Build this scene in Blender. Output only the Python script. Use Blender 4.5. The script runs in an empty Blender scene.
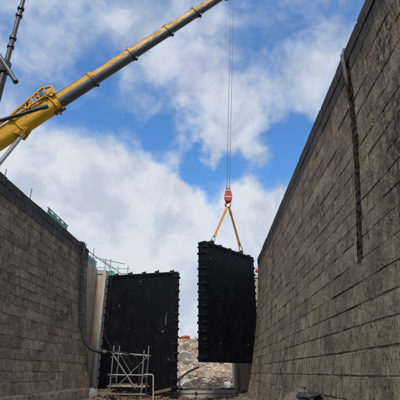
import bpy, math, random
from mathutils import Vector, Matrix, noise as mnoise
R = math.radians
random.seed(7)
scene = bpy.context.scene
col = scene.collection

# ------------------------------------------------------------------ camera, sky, sun, exposure
EYE = Vector((0.0, 0.0, 1.45))
cam_d = bpy.data.cameras.new('camera'); cam = bpy.data.objects.new('camera', cam_d); col.objects.link(cam)
cam.location = EYE
cam.rotation_euler = (R(90 + 23.8), 0, R(1.344))
cam_d.sensor_width = 36; cam_d.sensor_fit = 'HORIZONTAL'
cam_d.lens = 36 * 390 / 400
cam_d.clip_start = 0.05; cam_d.clip_end = 4000
scene.camera = cam

SUN_EL, SUN_AZ = 54.0, 188.0      # azimuth measured clockwise from +Y: the sun stands behind the camera
sd = bpy.data.lights.new('sun', 'SUN'); sun = bpy.data.objects.new('sun', sd); col.objects.link(sun)
sd.energy = 2.0; sd.angle = R(10); sd.color = (1.0, 0.94, 0.86)
to_sun = Vector((math.sin(R(SUN_AZ)) * math.cos(R(SUN_EL)), math.cos(R(SUN_AZ)) * math.cos(R(SUN_EL)), math.sin(R(SUN_EL))))
sun.rotation_euler = to_sun.to_track_quat('Z', 'Y').to_euler()
sun.location = (0, -20, 40)

scene.view_settings.view_transform = 'Standard'; scene.view_settings.look = 'None'
scene.view_settings.exposure = 0.66; scene.view_settings.gamma = 1.0; scene.view_settings.use_curve_mapping = False


class NT:
    """small node-tree writer"""
    def __init__(s, tree):
        s.t = tree; s.n = tree.nodes; s.l = tree.links
    def node(s, typ, ins=None, **props):
        nd = s.n.new(typ)
        for k, v in props.items(): setattr(nd, k, v)
        for k, v in (ins or {}).items(): s.put(nd.inputs[k], v)
        return nd
    def put(s, sock, v):
        if isinstance(v, bpy.types.NodeSocket): s.l.new(v, sock)
        elif isinstance(v, bpy.types.Node): s.l.new(v.outputs[0], sock)
        else:
            if sock.type == 'RGBA' and len(v) == 3: v = (*v, 1)
            sock.default_value = v
    def m(s, op, a, b=0.0, c=0.0, clamp=False):
        nd = s.n.new('ShaderNodeMath'); nd.operation = op; nd.use_clamp = clamp
        s.put(nd.inputs[0], a); s.put(nd.inputs[1], b); s.put(nd.inputs[2], c)
        return nd.outputs[0]
    def vm(s, op, a, b=(0, 0, 0)):
        nd = s.n.new('ShaderNodeVectorMath'); nd.operation = op
        s.put(nd.inputs[0], a); s.put(nd.inputs[1], b)
        return nd.outputs['Value'] if op in ('DOT_PRODUCT', 'LENGTH', 'DISTANCE') else nd.outputs[0]
    def mix(s, f, a, b, blend='MIX'):
        nd = s.n.new('ShaderNodeMix'); nd.data_type = 'RGBA'; nd.blend_type = blend
        s.put(nd.inputs[0], f); s.put(nd.inputs[6], a); s.put(nd.inputs[7], b)
        return nd.outputs[2]
    def sstep(s, x, lo, hi, o0=0.0, o1=1.0):
        nd = s.n.new('ShaderNodeMapRange'); nd.interpolation_type = 'SMOOTHSTEP'
        s.put(nd.inputs[0], x); s.put(nd.inputs[1], lo); s.put(nd.inputs[2], hi); s.put(nd.inputs[3], o0); s.put(nd.inputs[4], o1)
        return nd.outputs[0]
    def noise(s, vec, scale, detail=4, rough=0.55, dist=0.0, dim='3D'):
        nd = s.n.new('ShaderNodeTexNoise'); nd.noise_dimensions = dim
        s.put(nd.inputs['Vector'], vec); nd.inputs['Scale'].default_value = scale
        nd.inputs['Detail'].default_value = detail; nd.inputs['Roughness'].default_value = rough
        nd.inputs['Distortion'].default_value = dist
        return nd.outputs['Fac']
    def mapv(s, vec, scale=(1, 1, 1), loc=(0, 0, 0)):
        nd = s.n.new('ShaderNodeMapping'); s.put(nd.inputs['Vector'], vec)
        nd.inputs['Scale'].default_value = scale; nd.inputs['Location'].default_value = loc
        return nd.outputs[0]


def make_world():
    w = bpy.data.worlds.new('World'); scene.world = w; w.use_nodes = True
    w.node_tree.nodes.clear(); t = NT(w.node_tree)
    sky = t.node('ShaderNodeTexSky', sky_type='NISHITA', sun_disc=False, sun_elevation=R(SUN_EL), sun_rotation=R(SUN_AZ),
                 air_density=1.25, dust_density=0.3, ozone_density=3.0, altitude=50)
    d = t.node('ShaderNodeTexCoord').outputs['Generated']
    sx = t.node('ShaderNodeSeparateXYZ', {0: d})
    zc = t.m('MAXIMUM', sx.outputs[2], 0.0)
    warp = t.node('ShaderNodeTexNoise', {'Vector': d, 'Scale': 5.0, 'Detail': 3.0})
    wv = t.node('ShaderNodeVectorMath', {0: t.vm('SUBTRACT', warp.outputs['Color'], (.5, .5, .5)), 'Scale': .16}, operation='SCALE')
    p2 = t.vm('ADD', d, wv.outputs[0])
    nA = t.noise(t.mapv(p2, (1, 1, 1.25), CL_OFF), 4.2, 4, 0.55)
    nB = t.noise(t.mapv(p2, (1, 1, 1.25), CL_OFF), 12.5, 5, 0.55)
    nC = t.noise(t.mapv(p2, (1, 1, 1.1), (3.1, 7.7, 1.0)), 40, 5, 0.62)
    n = t.m('ADD', t.m('MULTIPLY', nA, 0.52), t.m('ADD', t.m('MULTIPLY', nB, 0.40), t.m('MULTIPLY', nC, 0.11)))
    w2 = t.node('ShaderNodeTexNoise', {'Vector': d, 'Scale': 9.0, 'Detail': 5.0, 'Roughness': .55})
    wv2 = t.node('ShaderNodeVectorMath', {0: t.vm('SUBTRACT', w2.outputs['Color'], (.5, .5, .5)), 'Scale': .22}, operation='SCALE')
    p3 = t.vm('NORMALIZE', t.vm('ADD', d, wv2.outputs[0]))
    ze = t.m('ADD', zc, t.m('MULTIPLY', sx.outputs[0], 0.17))
    cov = t.sstep(ze, 0.39, 0.53, 0.30, 0.0)            # the low bank of cloud
    cov = t.m('ADD', cov, 0.10)
    for (dx, dy, dz, rad, amt) in SKY_SPOTS:            # larger gaps and clumps
        v = Vector((dx, dy, dz)).normalized()
        dt = t.vm('DOT_PRODUCT', p3, tuple(v))
        cov = t.m('ADD', cov, t.sstep(dt, math.cos(R(rad)), 1.0, 0.0, amt))
    tot = t.m('ADD', n, cov)
    a = t.sstep(tot, 0.37, 0.76)
    a = t.m('MULTIPLY', a, t.sstep(ze, .42, .60, .97, .84))
    shade = t.noise(t.mapv(p2, (1, 1, 1), (5.3, 1.7, 0.0)), 9.0, 6, 0.58)
    thick = t.sstep(tot, 0.55, 0.95)
    c1 = t.mix(t.sstep(shade, 0.36, 0.62), (3.0, 3.4, 4.05), (4.75, 5.0, 5.35))
    c1 = t.mix(t.m('MULTIPLY', thick, 0.30), c1, (4.2, 4.55, 5.1))
    colr = t.mix(a, t.mix(1.0, sky.outputs[0], SKY_GAIN, 'MULTIPLY'), c1)
    bg = t.node('ShaderNodeBackground', {'Color': colr, 'Strength': 0.1})
    out = t.node('ShaderNodeOutputWorld', {'Surface': bg.outputs[0]})
CL_OFF = (0.0, 0.0, 0.0)
SKY_GAIN = (0.56, 0.93, 1.22)
SKY_SPOTS = [(.148, .695, .703, 8, -.15), (.192, .86, .473, 8, -.31), (.01, .889, .459, 5.5, -.33), (-.039, .881, .472, 4, -.18), (-.214, .772, .599, 11, -.21),
             (-.09, .827, .555, 6, -.17), (-.446, .693, .567, 9, -.17), (.296, .618, .728, 8, -.13), (-.301, .665, .683, 7, -.10), (.10, .845, .53, 6, .08),
             (-.337, .686, .645, 6, .06), (-.138, .732, .667, 8, .10), (.05, .80, .596, 9, .10), (.24, .706, .666, 8, .10), (-.075, .675, .734, 8, .06)]
make_world()

# ------------------------------------------------------------------ materials
MATS = {}
def mat(name, build):
    m = bpy.data.materials.new(name); m.use_nodes = True
    m.node_tree.nodes.clear(); t = NT(m.node_tree)
    bsdf = t.node('ShaderNodeBsdfPrincipled'); out = t.node('ShaderNodeOutputMaterial', {'Surface': bsdf.outputs[0]})
    build(t, bsdf); MATS[name] = m
    return m
def world_pos(t): return t.node('ShaderNodeNewGeometry').outputs['Position']
def piece_random(t):
    """one value for each piece, whether it is an object or an island of a joined mesh"""
    a = t.node('ShaderNodeObjectInfo').outputs['Random']; b = t.node('ShaderNodeNewGeometry').outputs['Random Per Island']
    return t.m('FRACT', t.m('ADD', t.m('MULTIPLY', a, 7.31), t.m('MULTIPLY', b, 3.77)))
def bump(t, bsdf, h, strength, dist):
    t.put(bsdf.inputs['Normal'], t.node('ShaderNodeBump', {'Height': h, 'Strength': strength, 'Distance': dist}).outputs[0])

def stone_mat(name, dark, mid, light, stain, algae=0.5):
    def b(t, s):
        p = world_pos(t); r = piece_random(t)
        rv = t.node('ShaderNodeCombineXYZ', {0: t.m('MULTIPLY', r, 41.0), 1: t.m('MULTIPLY', r, 17.0), 2: t.m('MULTIPLY', r, 29.0)}).outputs[0]
        q = t.vm('ADD', p, rv)                                             # each stone has its own grain
        n1 = t.noise(p, 1.3, 5, .6); n2 = t.noise(q, 9, 6, .65); n3 = t.noise(q, 38, 5, .7)
        st = t.noise(t.mapv(p, (5.5, 5.5, .55)), 1.0, 6, .65)              # run-down streaks
        st2 = t.noise(t.mapv(p, (16, 16, 1.6)), 1.0, 5, .6)
        c = t.mix(r, mid, dark)
        c = t.mix(t.sstep(t.m('FRACT', t.m('MULTIPLY', r, 13.7)), .78, 1.0, 0, .45), c, light)
        mo = t.noise(t.mapv(q, (1, 1, .85)), 4.2, 7, .66, 0.0)
        c = t.mix(t.m('MULTIPLY', t.sstep(mo, .50, .66), .60), c, light)
        c = t.mix(t.m('MULTIPLY', t.sstep(mo, .49, .36), .68), c, stain)
        c = t.mix(t.m('MULTIPLY', t.sstep(n3, .46, .66), .55), c, light)
        c = t.mix(t.m('MULTIPLY', t.sstep(n1, .48, .66), .40), c, stain)
        c = t.mix(t.m('MULTIPLY', t.sstep(n1, .46, .32), .35), c, light)
        wl = t.noise(t.mapv(p, (.45, .45, .30), (1.3, 2.2, .7)), 1.0, 4, .6)          # broad weathering of the whole face
        c = t.mix(t.m('MULTIPLY', t.sstep(wl, .50, .62), .28), c, dark)
        c = t.mix(t.m('MULTIPLY', t.sstep(st, .52, .72), .45), c, stain)
        c = t.mix(t.m('MULTIPLY', t.sstep(st2, .54, .70), .22), c, light)
        pk = t.noise(t.mapv(q, (1, 1, .7)), 17, 3, .55)                    # weathered-out pockets
        c = t.mix(t.m('MULTIPLY', t.sstep(pk, .37, .31), .8), c, (.034, .025, .018))
        pk2 = t.noise(t.mapv(p, (1, 1.3, .8), (4, 1, 2)), 6.5, 4, .55); pz = t.noise(p, .5, 2, .5)
        c = t.mix(t.m('MULTIPLY', t.m('MULTIPLY', t.sstep(pk2, .36, .31), t.sstep(pz, .46, .56)), .9), c, (.022, .017, .013))
        # black algae in patches of its own
        bl = t.noise(t.mapv(p, (1.0, .8, .5), (2.3, .4, 1.9)), 1.0, 3, .5)
        fl = t.noise(t.mapv(p, (9, 9, 5)), 1.0, 5, .62)
        am = t.m('MULTIPLY', t.sstep(bl, .54, .70), t.sstep(fl, .47, .56))
        sp = t.sstep(t.vm('DISTANCE', t.mapv(p, (1, 1, .75)), (2.6, 4.55, 4.5 * .75)), 1.55, .35)
        am = t.m('MAXIMUM', am, t.m('MULTIPLY', sp, t.sstep(fl, .45, .53)))
        c = t.mix(t.m('MULTIPLY', am, algae), c, (.018, .017, .015))
        zz = t.node('ShaderNodeSeparateXYZ', {0: p}).outputs[2]                 # damp black growth hanging below the coping, ragged
        dm = t.sstep(t.m('ADD', zz, t.m('MULTIPLY', t.m('SUBTRACT', st, .5), 3.2)), 6.7, 7.7)
        c = t.mix(t.m('MULTIPLY', dm, .55), c, (.045, .042, .042))
        # mud and lichen towards damp joints
        gr = t.noise(t.mapv(p, (1, 1, 1), (7, 3, 1)), 2.2, 5, .6)
        c = t.mix(t.m('MULTIPLY', t.sstep(gr, .56, .74), .30), c, (.085, .082, .040))
        t.put(s.inputs['Base Color'], c)
        t.put(s.inputs['Roughness'], t.sstep(n2, .3, .7, .72, .95))
        s.inputs['Specular IOR Level'].default_value = .25
        pit = t.node('ShaderNodeTexVoronoi', {'Vector': t.mapv(p, (1, 1, .7)), 'Scale': 22.0}).outputs['Distance']
        h = t.m('ADD', t.m('ADD', t.m('MULTIPLY', n2, .9), t.m('ADD', t.m('MULTIPLY', mo, 1.0), t.sstep(pk, .28, .40, 0, .5))), t.m('ADD', t.m('MULTIPLY', n3, .45), t.m('MULTIPLY', pit, .35)))
        bump(t, s, h, .9, .045)
    return mat(name, b)
stone_mat('stone', (.155, .117, .078), (.290, .226, .152), (.47, .382, .272), (.085, .064, .043), .85)
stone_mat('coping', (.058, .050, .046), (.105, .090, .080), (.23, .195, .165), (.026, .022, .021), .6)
def b_mortar(t, s):
    p = world_pos(t); n = t.noise(p, 2.1, 4, .6); n2 = t.noise(p, 30, 4, .6)
    z = t.node('ShaderNodeSeparateXYZ', {0: p}).outputs[2]
    c = t.mix(t.sstep(n, .36, .58), (.10, .08, .055), (.46, .39, .26))
    c = t.mix(t.sstep(z, 2.4, 4.0, 0, .9), c, (.060, .047, .034))         # repointed low down only
    t.put(s.inputs['Base Color'], t.mix(t.m('MULTIPLY', n2, .4), c, (.06, .05, .04))); s.inputs['Roughness'].default_value = .95
    bump(t, s, n2, .6, .02)
mat('mortar', b_mortar)
def conc(name, a, b_, c_, streak):
    def b(t, s):
        p = world_pos(t); n = t.noise(p, 1.1, 5, .6); n2 = t.noise(p, 14, 5, .65)
        st = t.noise(t.mapv(p, (4, 4, .35)), 1.0, 5, .6)
        c = t.mix(t.sstep(n, .35, .65), a, b_)
        c = t.mix(t.m('MULTIPLY', t.sstep(st, .48, .68), .7), c, streak)
        c = t.mix(t.m('MULTIPLY', t.sstep(n2, .5, .7), .4), c, c_)
        t.put(s.inputs['Base Color'], c); s.inputs['Roughness'].default_value = .9
        bump(t, s, n2, .4, .02)
    return mat(name, b)
conc('concrete_tan', (.52, .42, .33), (.42, .33, .255), (.60, .52, .43), (.22, .165, .125))
conc('concrete_grey', (.48, .46, .42), (.38, .36, .33), (.58, .56, .52), (.22, .20, .18))
conc('footing', (.17, .125, .085), (.085, .066, .048), (.27, .21, .15), (.05, .038, .028))
def plain(name, color, rough=.5, metal=0.0, var=.25, nscale=6, dirt=(.05, .045, .04), dirtamt=.35, bstr=.15, spec=.5):
    def b(t, s):
        p = world_pos(t); n = t.noise(p, nscale, 5, .6); n2 = t.noise(p, nscale * 6, 4, .6); r = piece_random(t)
        c = t.mix(t.m('MULTIPLY', r, var), color, tuple(x * .6 for x in color))
        c = t.mix(t.m('MULTIPLY', t.sstep(n, .48, .72), dirtamt), c, dirt)
        t.put(s.inputs['Base Color'], c); t.put(s.inputs['Roughness'], t.sstep(n, .3, .7, max(rough - .1, .05), min(rough + .15, 1)))
        s.inputs['Metallic'].default_value = metal; s.inputs['Specular IOR Level'].default_value = spec
        bump(t, s, n2, bstr, .01)
    return mat(name, b)
plain('tar_timber', (.0040, .0044, .0065), .6, var=.6, nscale=2.0, dirt=(.010, .011, .016), dirtamt=.8, bstr=.4, spec=.13)
plain('tar_steel', (.0065, .007, .0095), .5, var=.5, nscale=4, dirt=(.030, .028, .028), dirtamt=.6, bstr=.3, spec=.2)
plain('scuffed_grey', (.14, .14, .145), .6, nscale=9, dirt=(.02, .02, .02), dirtamt=.9)
plain('galvanised', (.30, .30, .29), .55, .5, nscale=5, dirt=(.16, .14, .12), dirtamt=.6)
plain('dull_steel', (.11, .115, .125), .7, .1, nscale=7, dirt=(.08, .06, .05), dirtamt=.7, bstr=.4)
plain('bright_steel', (.55, .56, .58), .25, .8, dirtamt=.2)
plain('yellow_paint', (.56, .30, .008), .5, var=.03, nscale=1.1, dirt=(.33, .17, .010), dirtamt=.4, bstr=.05, spec=.3)
plain('boom_grey', (.045, .047, .050), .5, var=.1, nscale=1.7, dirt=(.035, .035, .035), dirtamt=.4, bstr=.04)
plain('dark_grey_paint', (.042, .046, .053), .42, var=.1, nscale=1.2, dirt=(.03, .03, .03), dirtamt=.4, bstr=.04)
plain('black_paint', (.014, .014, .016), .4, dirtamt=.3)
plain('rubber', (.016, .016, .017), .75, nscale=5, dirt=(.07, .06, .05), dirtamt=.35)
plain('orange_web', (.62, .27, .06), .85, nscale=5, dirt=(.30, .12, .04), dirtamt=.5)
plain('red_paint', (.50, .07, .045), .55, nscale=11, dirt=(.17, .06, .05), dirtamt=.8, spec=.3)
plain('white_paint', (.75, .74, .72), .5, dirtamt=.25)
plain('pale_dirty', (.42, .40, .36), .7, nscale=9, dirt=(.15, .11, .08), dirtamt=.8)
plain('red_cloth', (.60, .10, .09), .8, dirtamt=.2)
plain('rust', (.058, .032, .024), .95, var=0, nscale=10, dirt=(.020, .013, .011), dirtamt=.95, bstr=1.0, spec=.1)
plain('net_green', (.06, .30, .25), .8, nscale=4, dirt=(.03, .14, .12), dirtamt=.5)
plain('timber', (.22, .16, .10), .8, nscale=7, dirt=(.07, .05, .035), dirtamt=.7, bstr=.4)
plain('black_plastic', (.012, .012, .014), .30, nscale=3, dirtamt=.2, spec=.6)
plain('pale_sack', (.20, .195, .19), .8, nscale=8, dirt=(.2, .19, .17), dirtamt=.5)
plain('glass_dark', (.03, .04, .05), .08, spec=.6)
plain('orange_paint', (.42, .14, .05), .5, nscale=3, dirt=(.30, .10, .04), dirtamt=.4)
plain('cord_yellow', (.28, .27, .07), .8)
def b_rub(t, s):
    p = world_pos(t); r = piece_random(t); n = t.noise(p, 7, 5, .65)
    rp = t.node('ShaderNodeValToRGB', {0: r}); e = rp.color_ramp
    e.elements[0].position = 0; e.elements[0].color = (.33, .25, .185, 1); e.elements[1].position = 1; e.elements[1].color = (.62, .52, .42, 1)
    for pos, cc in ((.3, (.50, .39, .295)), (.6, (.56, .45, .345)), (.8, (.42, .35, .28)), (.92, (.60, .55, .48))):
        x = e.elements.new(pos); x.color = (*cc, 1)
    g = t.noise(p, .55, 4, .6)
    c = t.mix(t.m('MULTIPLY', t.sstep(g, .5, .66), .65), rp.outputs[0], (.24, .215, .19))
    c = t.mix(t.m('MULTIPLY', t.sstep(g, .44, .34), .5), c, (.20, .135, .085))
    t.put(s.inputs['Base Color'], t.mix(t.m('MULTIPLY', t.sstep(n, .5, .75), .4), c, (.22, .16, .11)))
    s.inputs['Roughness'].default_value = .95; bump(t, s, n, .5, .05)
mat('rubble', b_rub)
def b_silt(t, s):
    p = world_pos(t); n = t.noise(p, .9, 6, .6); n2 = t.noise(p, 13, 6, .7)
    c = t.mix(t.sstep(n, .35, .65), (.115, .095, .072), (.20, .165, .125)); c = t.mix(t.m('MULTIPLY', t.sstep(n2, .5, .7), .6), c, (.055, .046, .036))
    t.put(s.inputs['Base Color'], c); t.put(s.inputs['Roughness'], t.sstep(n, .35, .65, .55, .95)); bump(t, s, n2, .8, .06)
mat('silt', b_silt)
def b_bank(t, s):
    p = world_pos(t); n = t.noise(p, .25, 6, .6); n2 = t.noise(p, 8, 6, .7)
    c = t.mix(t.sstep(n, .4, .6), (.16, .14, .115), (.075, .09, .035)); c = t.mix(t.m('MULTIPLY', n2, .5), c, (.10, .085, .065))
    t.put(s.inputs['Base Color'], c); s.inputs['Roughness'].default_value = .95; bump(t, s, n2, .6, .05)
mat('bank', b_bank)
def b_slab(t, s):
    p = world_pos(t); n = t.noise(p, 4, 5, .6)
    t.put(s.inputs['Base Color'], t.mix(t.sstep(n, .4, .65), (.55, .57, .58), (.36, .36, .35))); s.inputs['Roughness'].default_value = .85; bump(t, s, n, .4, .03)
mat('pale_slab', b_slab)
def b_net(t, s):
    p = world_pos(t); n = t.noise(p, 6, 4, .6); x = t.node('ShaderNodeSeparateXYZ', {0: p})
    t.put(s.inputs['Base Color'], t.mix(n, (.05, .26, .22), (.09, .34, .29))); s.inputs['Roughness'].default_value = .8
    g1_ = t.m('GREATER_THAN', t.m('SINE', t.m('MULTIPLY', x.outputs[1], 420.0)), .1); g2_ = t.m('GREATER_THAN', t.m('SINE', t.m('MULTIPLY', x.outputs[2], 420.0)), .1)
    t.put(s.inputs['Alpha'], t.m('MAXIMUM', g1_, g2_))                     # open weave
mat('debris_net', b_net)

# ------------------------------------------------------------------ mesh writer
class MB:
    def __init__(s): s.v = []; s.f = []; s.mi = []; s.cur = 0
    def add(s, vs, fs):
        o = len(s.v); s.v += [tuple(x) for x in vs]; s.f += [tuple(i + o for i in f) for f in fs]; s.mi += [s.cur] * len(fs); return s
    def box(s, c, size, m=None):
        hx, hy, hz = size[0] / 2, size[1] / 2, size[2] / 2
        vs = [Vector((x, y, z)) for x in (-hx, hx) for y in (-hy, hy) for z in (-hz, hz)]
        if m is not None: vs = [m @ q for q in vs]
        vs = [q + Vector(c) for q in vs]
        return s.add(vs, [(0, 1, 3, 2), (4, 6, 7, 5), (0, 4, 5, 1), (2, 3, 7, 6), (0, 2, 6, 4), (1, 5, 7, 3)])
    def bar(s, p0, p1, w, h, up=(0, 0, 1)):
        p0, p1 = Vector(p0), Vector(p1); a = (p1 - p0).normalized(); sd_ = a.cross(Vector(up))
        if sd_.length < 1e-4: sd_ = a.cross(Vector((1, 0, 0)))
        sd_.normalize(); u = sd_.cross(a)
        vs = [p + sd_ * (x * w / 2) + u * (y * h / 2) for p in (p0, p1) for x, y in ((-1, -1), (1, -1), (1, 1), (-1, 1))]
        return s.add(vs, [(3, 2, 1, 0), (4, 5, 6, 7), (0, 1, 5, 4), (1, 2, 6, 5), (2, 3, 7, 6), (3, 0, 4, 7)])
    def tube(s, pts, r, n=8, cap=True):
        pts = [Vector(p) for p in pts]; k = len(pts); rr = r if isinstance(r, (list, tuple)) else [r] * k
        vs = []; ref = None
        for i, p in enumerate(pts):
            a = (pts[min(i + 1, k - 1)] - pts[max(i - 1, 0)]).normalized()
            if ref is None: ref = a.orthogonal().normalized()
            ref = (ref - a * ref.dot(a)); ref.normalize(); b2 = a.cross(ref)
            vs += [p + (ref * math.cos(6.28318 * j / n) + b2 * math.sin(6.28318 * j / n)) * rr[i] for j in range(n)]
        fs = [(i * n + j, i * n + (j + 1) % n, (i + 1) * n + (j + 1) % n, (i + 1) * n + j) for i in range(k - 1) for j in range(n)]
        if cap: fs += [tuple(range(n - 1, -1, -1)), tuple((k - 1) * n + j for j in range(n))]
        return s.add(vs, fs)
    def prism(s, poly, y0, y1, m=None):
        """poly in local xz, extruded along y"""
        n = len(poly); vs = [Vector((x, y0, z)) for x, z in poly] + [Vector((x, y1, z)) for x, z in poly]
        if m is not None: vs = [m @ q for q in vs]
        return s.add(vs, [tuple(range(n)), tuple(range(2 * n - 1, n - 1, -1))] + [(i, i + n, (i + 1) % n + n, (i + 1) % n) for i in range(n)])
    def mesh(s, name, mats, smooth=False):
        me = bpy.data.meshes.new(name); me.from_pydata(s.v, [], s.f)
        for m in (mats if isinstance(mats, (list, tuple)) else [mats]): me.materials.append(MATS[m])
        if len(me.materials) > 1: me.polygons.foreach_set('material_index', s.mi)
        if smooth: me.shade_smooth()
        me.update(); return me
    def build(s, name, mats, parent=None, bev=0.0, smooth=False):
        o = bpy.data.objects.new(name, s.mesh(name, mats, smooth)); col.objects.link(o)
        if parent is not None: put_in(o, parent)
        if bev:
            b = o.modifiers.new('bevel', 'BEVEL'); b.width = bev; b.segments = 2; b.limit_method = 'ANGLE'; b.angle_limit = R(40)
        if smooth == 'angle':
            me = o.data; me.set_sharp_from_angle(angle=R(40))
        return o
def origin_of(o):
    l = o.location.copy(); p = o.parent
    while p is not None: l += p.location; p = p.parent
    return l
def put_in(o, parent):
    """parent o (built in world coordinates) to a thing whose origin sits somewhere else; things are never rotated"""
    o.parent = parent; o.location = o.location - origin_of(parent)
def empty(name, loc):
    o = bpy.data.objects.new(name, None); col.objects.link(o); o.location = loc; o.empty_display_size = .3; return o
def tag(o, label=None, cat=None, group=None, kind=None):
    if label: o['label'] = label
    if cat: o['category'] = cat
    if group: o['group'] = group
    if kind: o['kind'] = kind
    return o
def rebase(o, loc):
    """move a one-mesh thing's origin to its base"""
    loc = Vector(loc); o.data.transform(Matrix.Translation(-loc)); o.location = loc; return o

TOP = 7.95
def batter(z):
    t = max(0.0, 8.05 - z); return .03 * t + .0132 * t * t
def dbatter(z):
    t = max(0.0, 8.05 - z); return .03 + .0264 * t

# ------------------------------------------------------------------ ground
def right_x(y): return 3.06
def left_x(y): return -7.39 + .042 * (y - 12.1)
g = MB()
ys = [-400, -14, 22, 24, 27.5, 92, 1500]
BX = 1500
def quad(a, b_, c, d): g.add([a, b_, c, d], [(0, 1, 2, 3)])
zt = 7.86
quad((-BX, -400, zt), (BX, -400, zt), (BX, -14, zt), (-BX, -14, zt))
quad((-BX, 92, zt), (BX, 92, zt), (BX, 1500, zt), (-BX, 1500, zt))
quad((-BX, -14, zt), (left_x(-14) - .5, -14, zt), (left_x(21.8) - .5, 21.8, zt), (-BX, 21.8, zt))
quad((-BX, 21.8, zt), (-7.6, 21.8, zt), (-7.6, 32, zt), (-BX, 32, zt))
quad((-BX, 32, zt), (-11, 32, zt), (-14, 92, zt), (-BX, 92, zt))
quad((3.6, -14, zt), (BX, -14, zt), (BX, 24, zt), (3.6, 24, zt))
quad((4.4, 24, zt), (BX, 24, zt), (BX, 32, zt), (4.4, 32, zt))
quad((8, 32, zt), (BX, 32, zt), (BX, 92, zt), (11, 92, zt))
quad((-11, 32, zt), (-6, 32, -.2), (-7, 92, -.2), (-14, 92, zt))
quad((8, 32, zt), (11, 92, zt), (6, 92, -.2), (4, 32, -.2))
quad((-14, 92, zt), (11, 92, zt), (6, 92, -.2), (-7, 92, -.2))
quad((-9, -14, zt), (4, -14, zt), (4, -14, -.2), (-9, -14, -.2))
tag(g.build('ground', 'bank'), kind='structure')

f = MB(); NX, NY = 70, 150
def floor_z(x, y):
    h = .05 * mnoise.noise(Vector((x * .7, y * .7, 0))) + .03 * mnoise.noise(Vector((x * 2.3, y * 2.3, 4)))
    # silt washed against the foot of the walls
    wr = (3.06 - batter(.6)) - x
    h += .95 * math.exp(-((wr - .2) / .75) ** 2) * math.exp(-((y - 9.3) / 1.9) ** 2)
    h += .22 * math.exp(-((wr - .1) / .6) ** 2)
    wl = x - (left_x(y) + batter(.6))
    h += .28 * math.exp(-((wl - .2) / .8) ** 2)
    h += .28 * math.exp(-((x + 4.6) / 1.9) ** 2) * math.exp(-((y - 23) / 1.6) ** 2)
    if y > 26: h += .12 * min(1, (y - 26) / 3)
    return h
vs = [(-9 + 17 * i / NX, -14 + 60 * j / NY, floor_z(-9 + 17 * i / NX, -14 + 60 * j / NY)) for j in range(NY + 1) for i in range(NX + 1)]
f.add(vs, [(j * (NX + 1) + i, j * (NX + 1) + i + 1, (j + 1) * (NX + 1) + i + 1, (j + 1) * (NX + 1) + i) for j in range(NY) for i in range(NX)])
tag(f.build('lock_floor', 'silt', smooth=True), kind='structure')

# ------------------------------------------------------------------ masonry walls
def block_mesh(i, chip, depth=.16):
    rnd = random.Random(100 + i)
    xs = [-.5, -.485, rnd.uniform(-.15, .15), .485, .5]; zs = [-.5, -.47, .47, .5]
    m = MB(); vs = []
    for b_, z in enumerate(zs):
        for a, x in enumerate(xs):
            edge = a in (0, 4) or b_ in (0, 3)
            d = rnd.uniform(.002, .008) if edge else rnd.uniform(-.006, .006)
            dz = 0
            if edge and rnd.random() < chip: d += rnd.uniform(.01, .05)
            if b_ in (0, 3) and rnd.random() < chip * .8: dz = -math.copysign(rnd.uniform(.02, .11), z)
            vs.append((x + rnd.uniform(-.004, .004), d, z + dz))
    n = len(vs); ring = [0, 1, 2, 3, 4, 9, 14, 19, 18, 17, 16, 15, 10, 5]
    vs += [(vs[r][0], depth, vs[r][2]) for r in ring]
    fs = [(j * 5 + i_, j * 5 + i_ + 1, (j + 1) * 5 + i_ + 1, (j + 1) * 5 + i_) for j in range(3) for i_ in range(4)]
    k = len(ring); fs += [(ring[q], n + q, n + (q + 1) % k, ring[(q + 1) % k]) for q in range(k)]
    m.add(vs, fs); return m
BLOCKS = [block_mesh(i, .05 if i < 9 else .45) for i in range(14)]
COPINGS = [block_mesh(40 + i, .35, .72) for i in range(6)]
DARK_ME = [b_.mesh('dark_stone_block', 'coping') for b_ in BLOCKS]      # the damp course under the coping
BLOCK_ME = [b_.mesh('stone_block', 'stone') for b_ in BLOCKS]
COPING_ME = [b_.mesh('coping_block', 'coping') for b_ in COPINGS]

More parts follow.
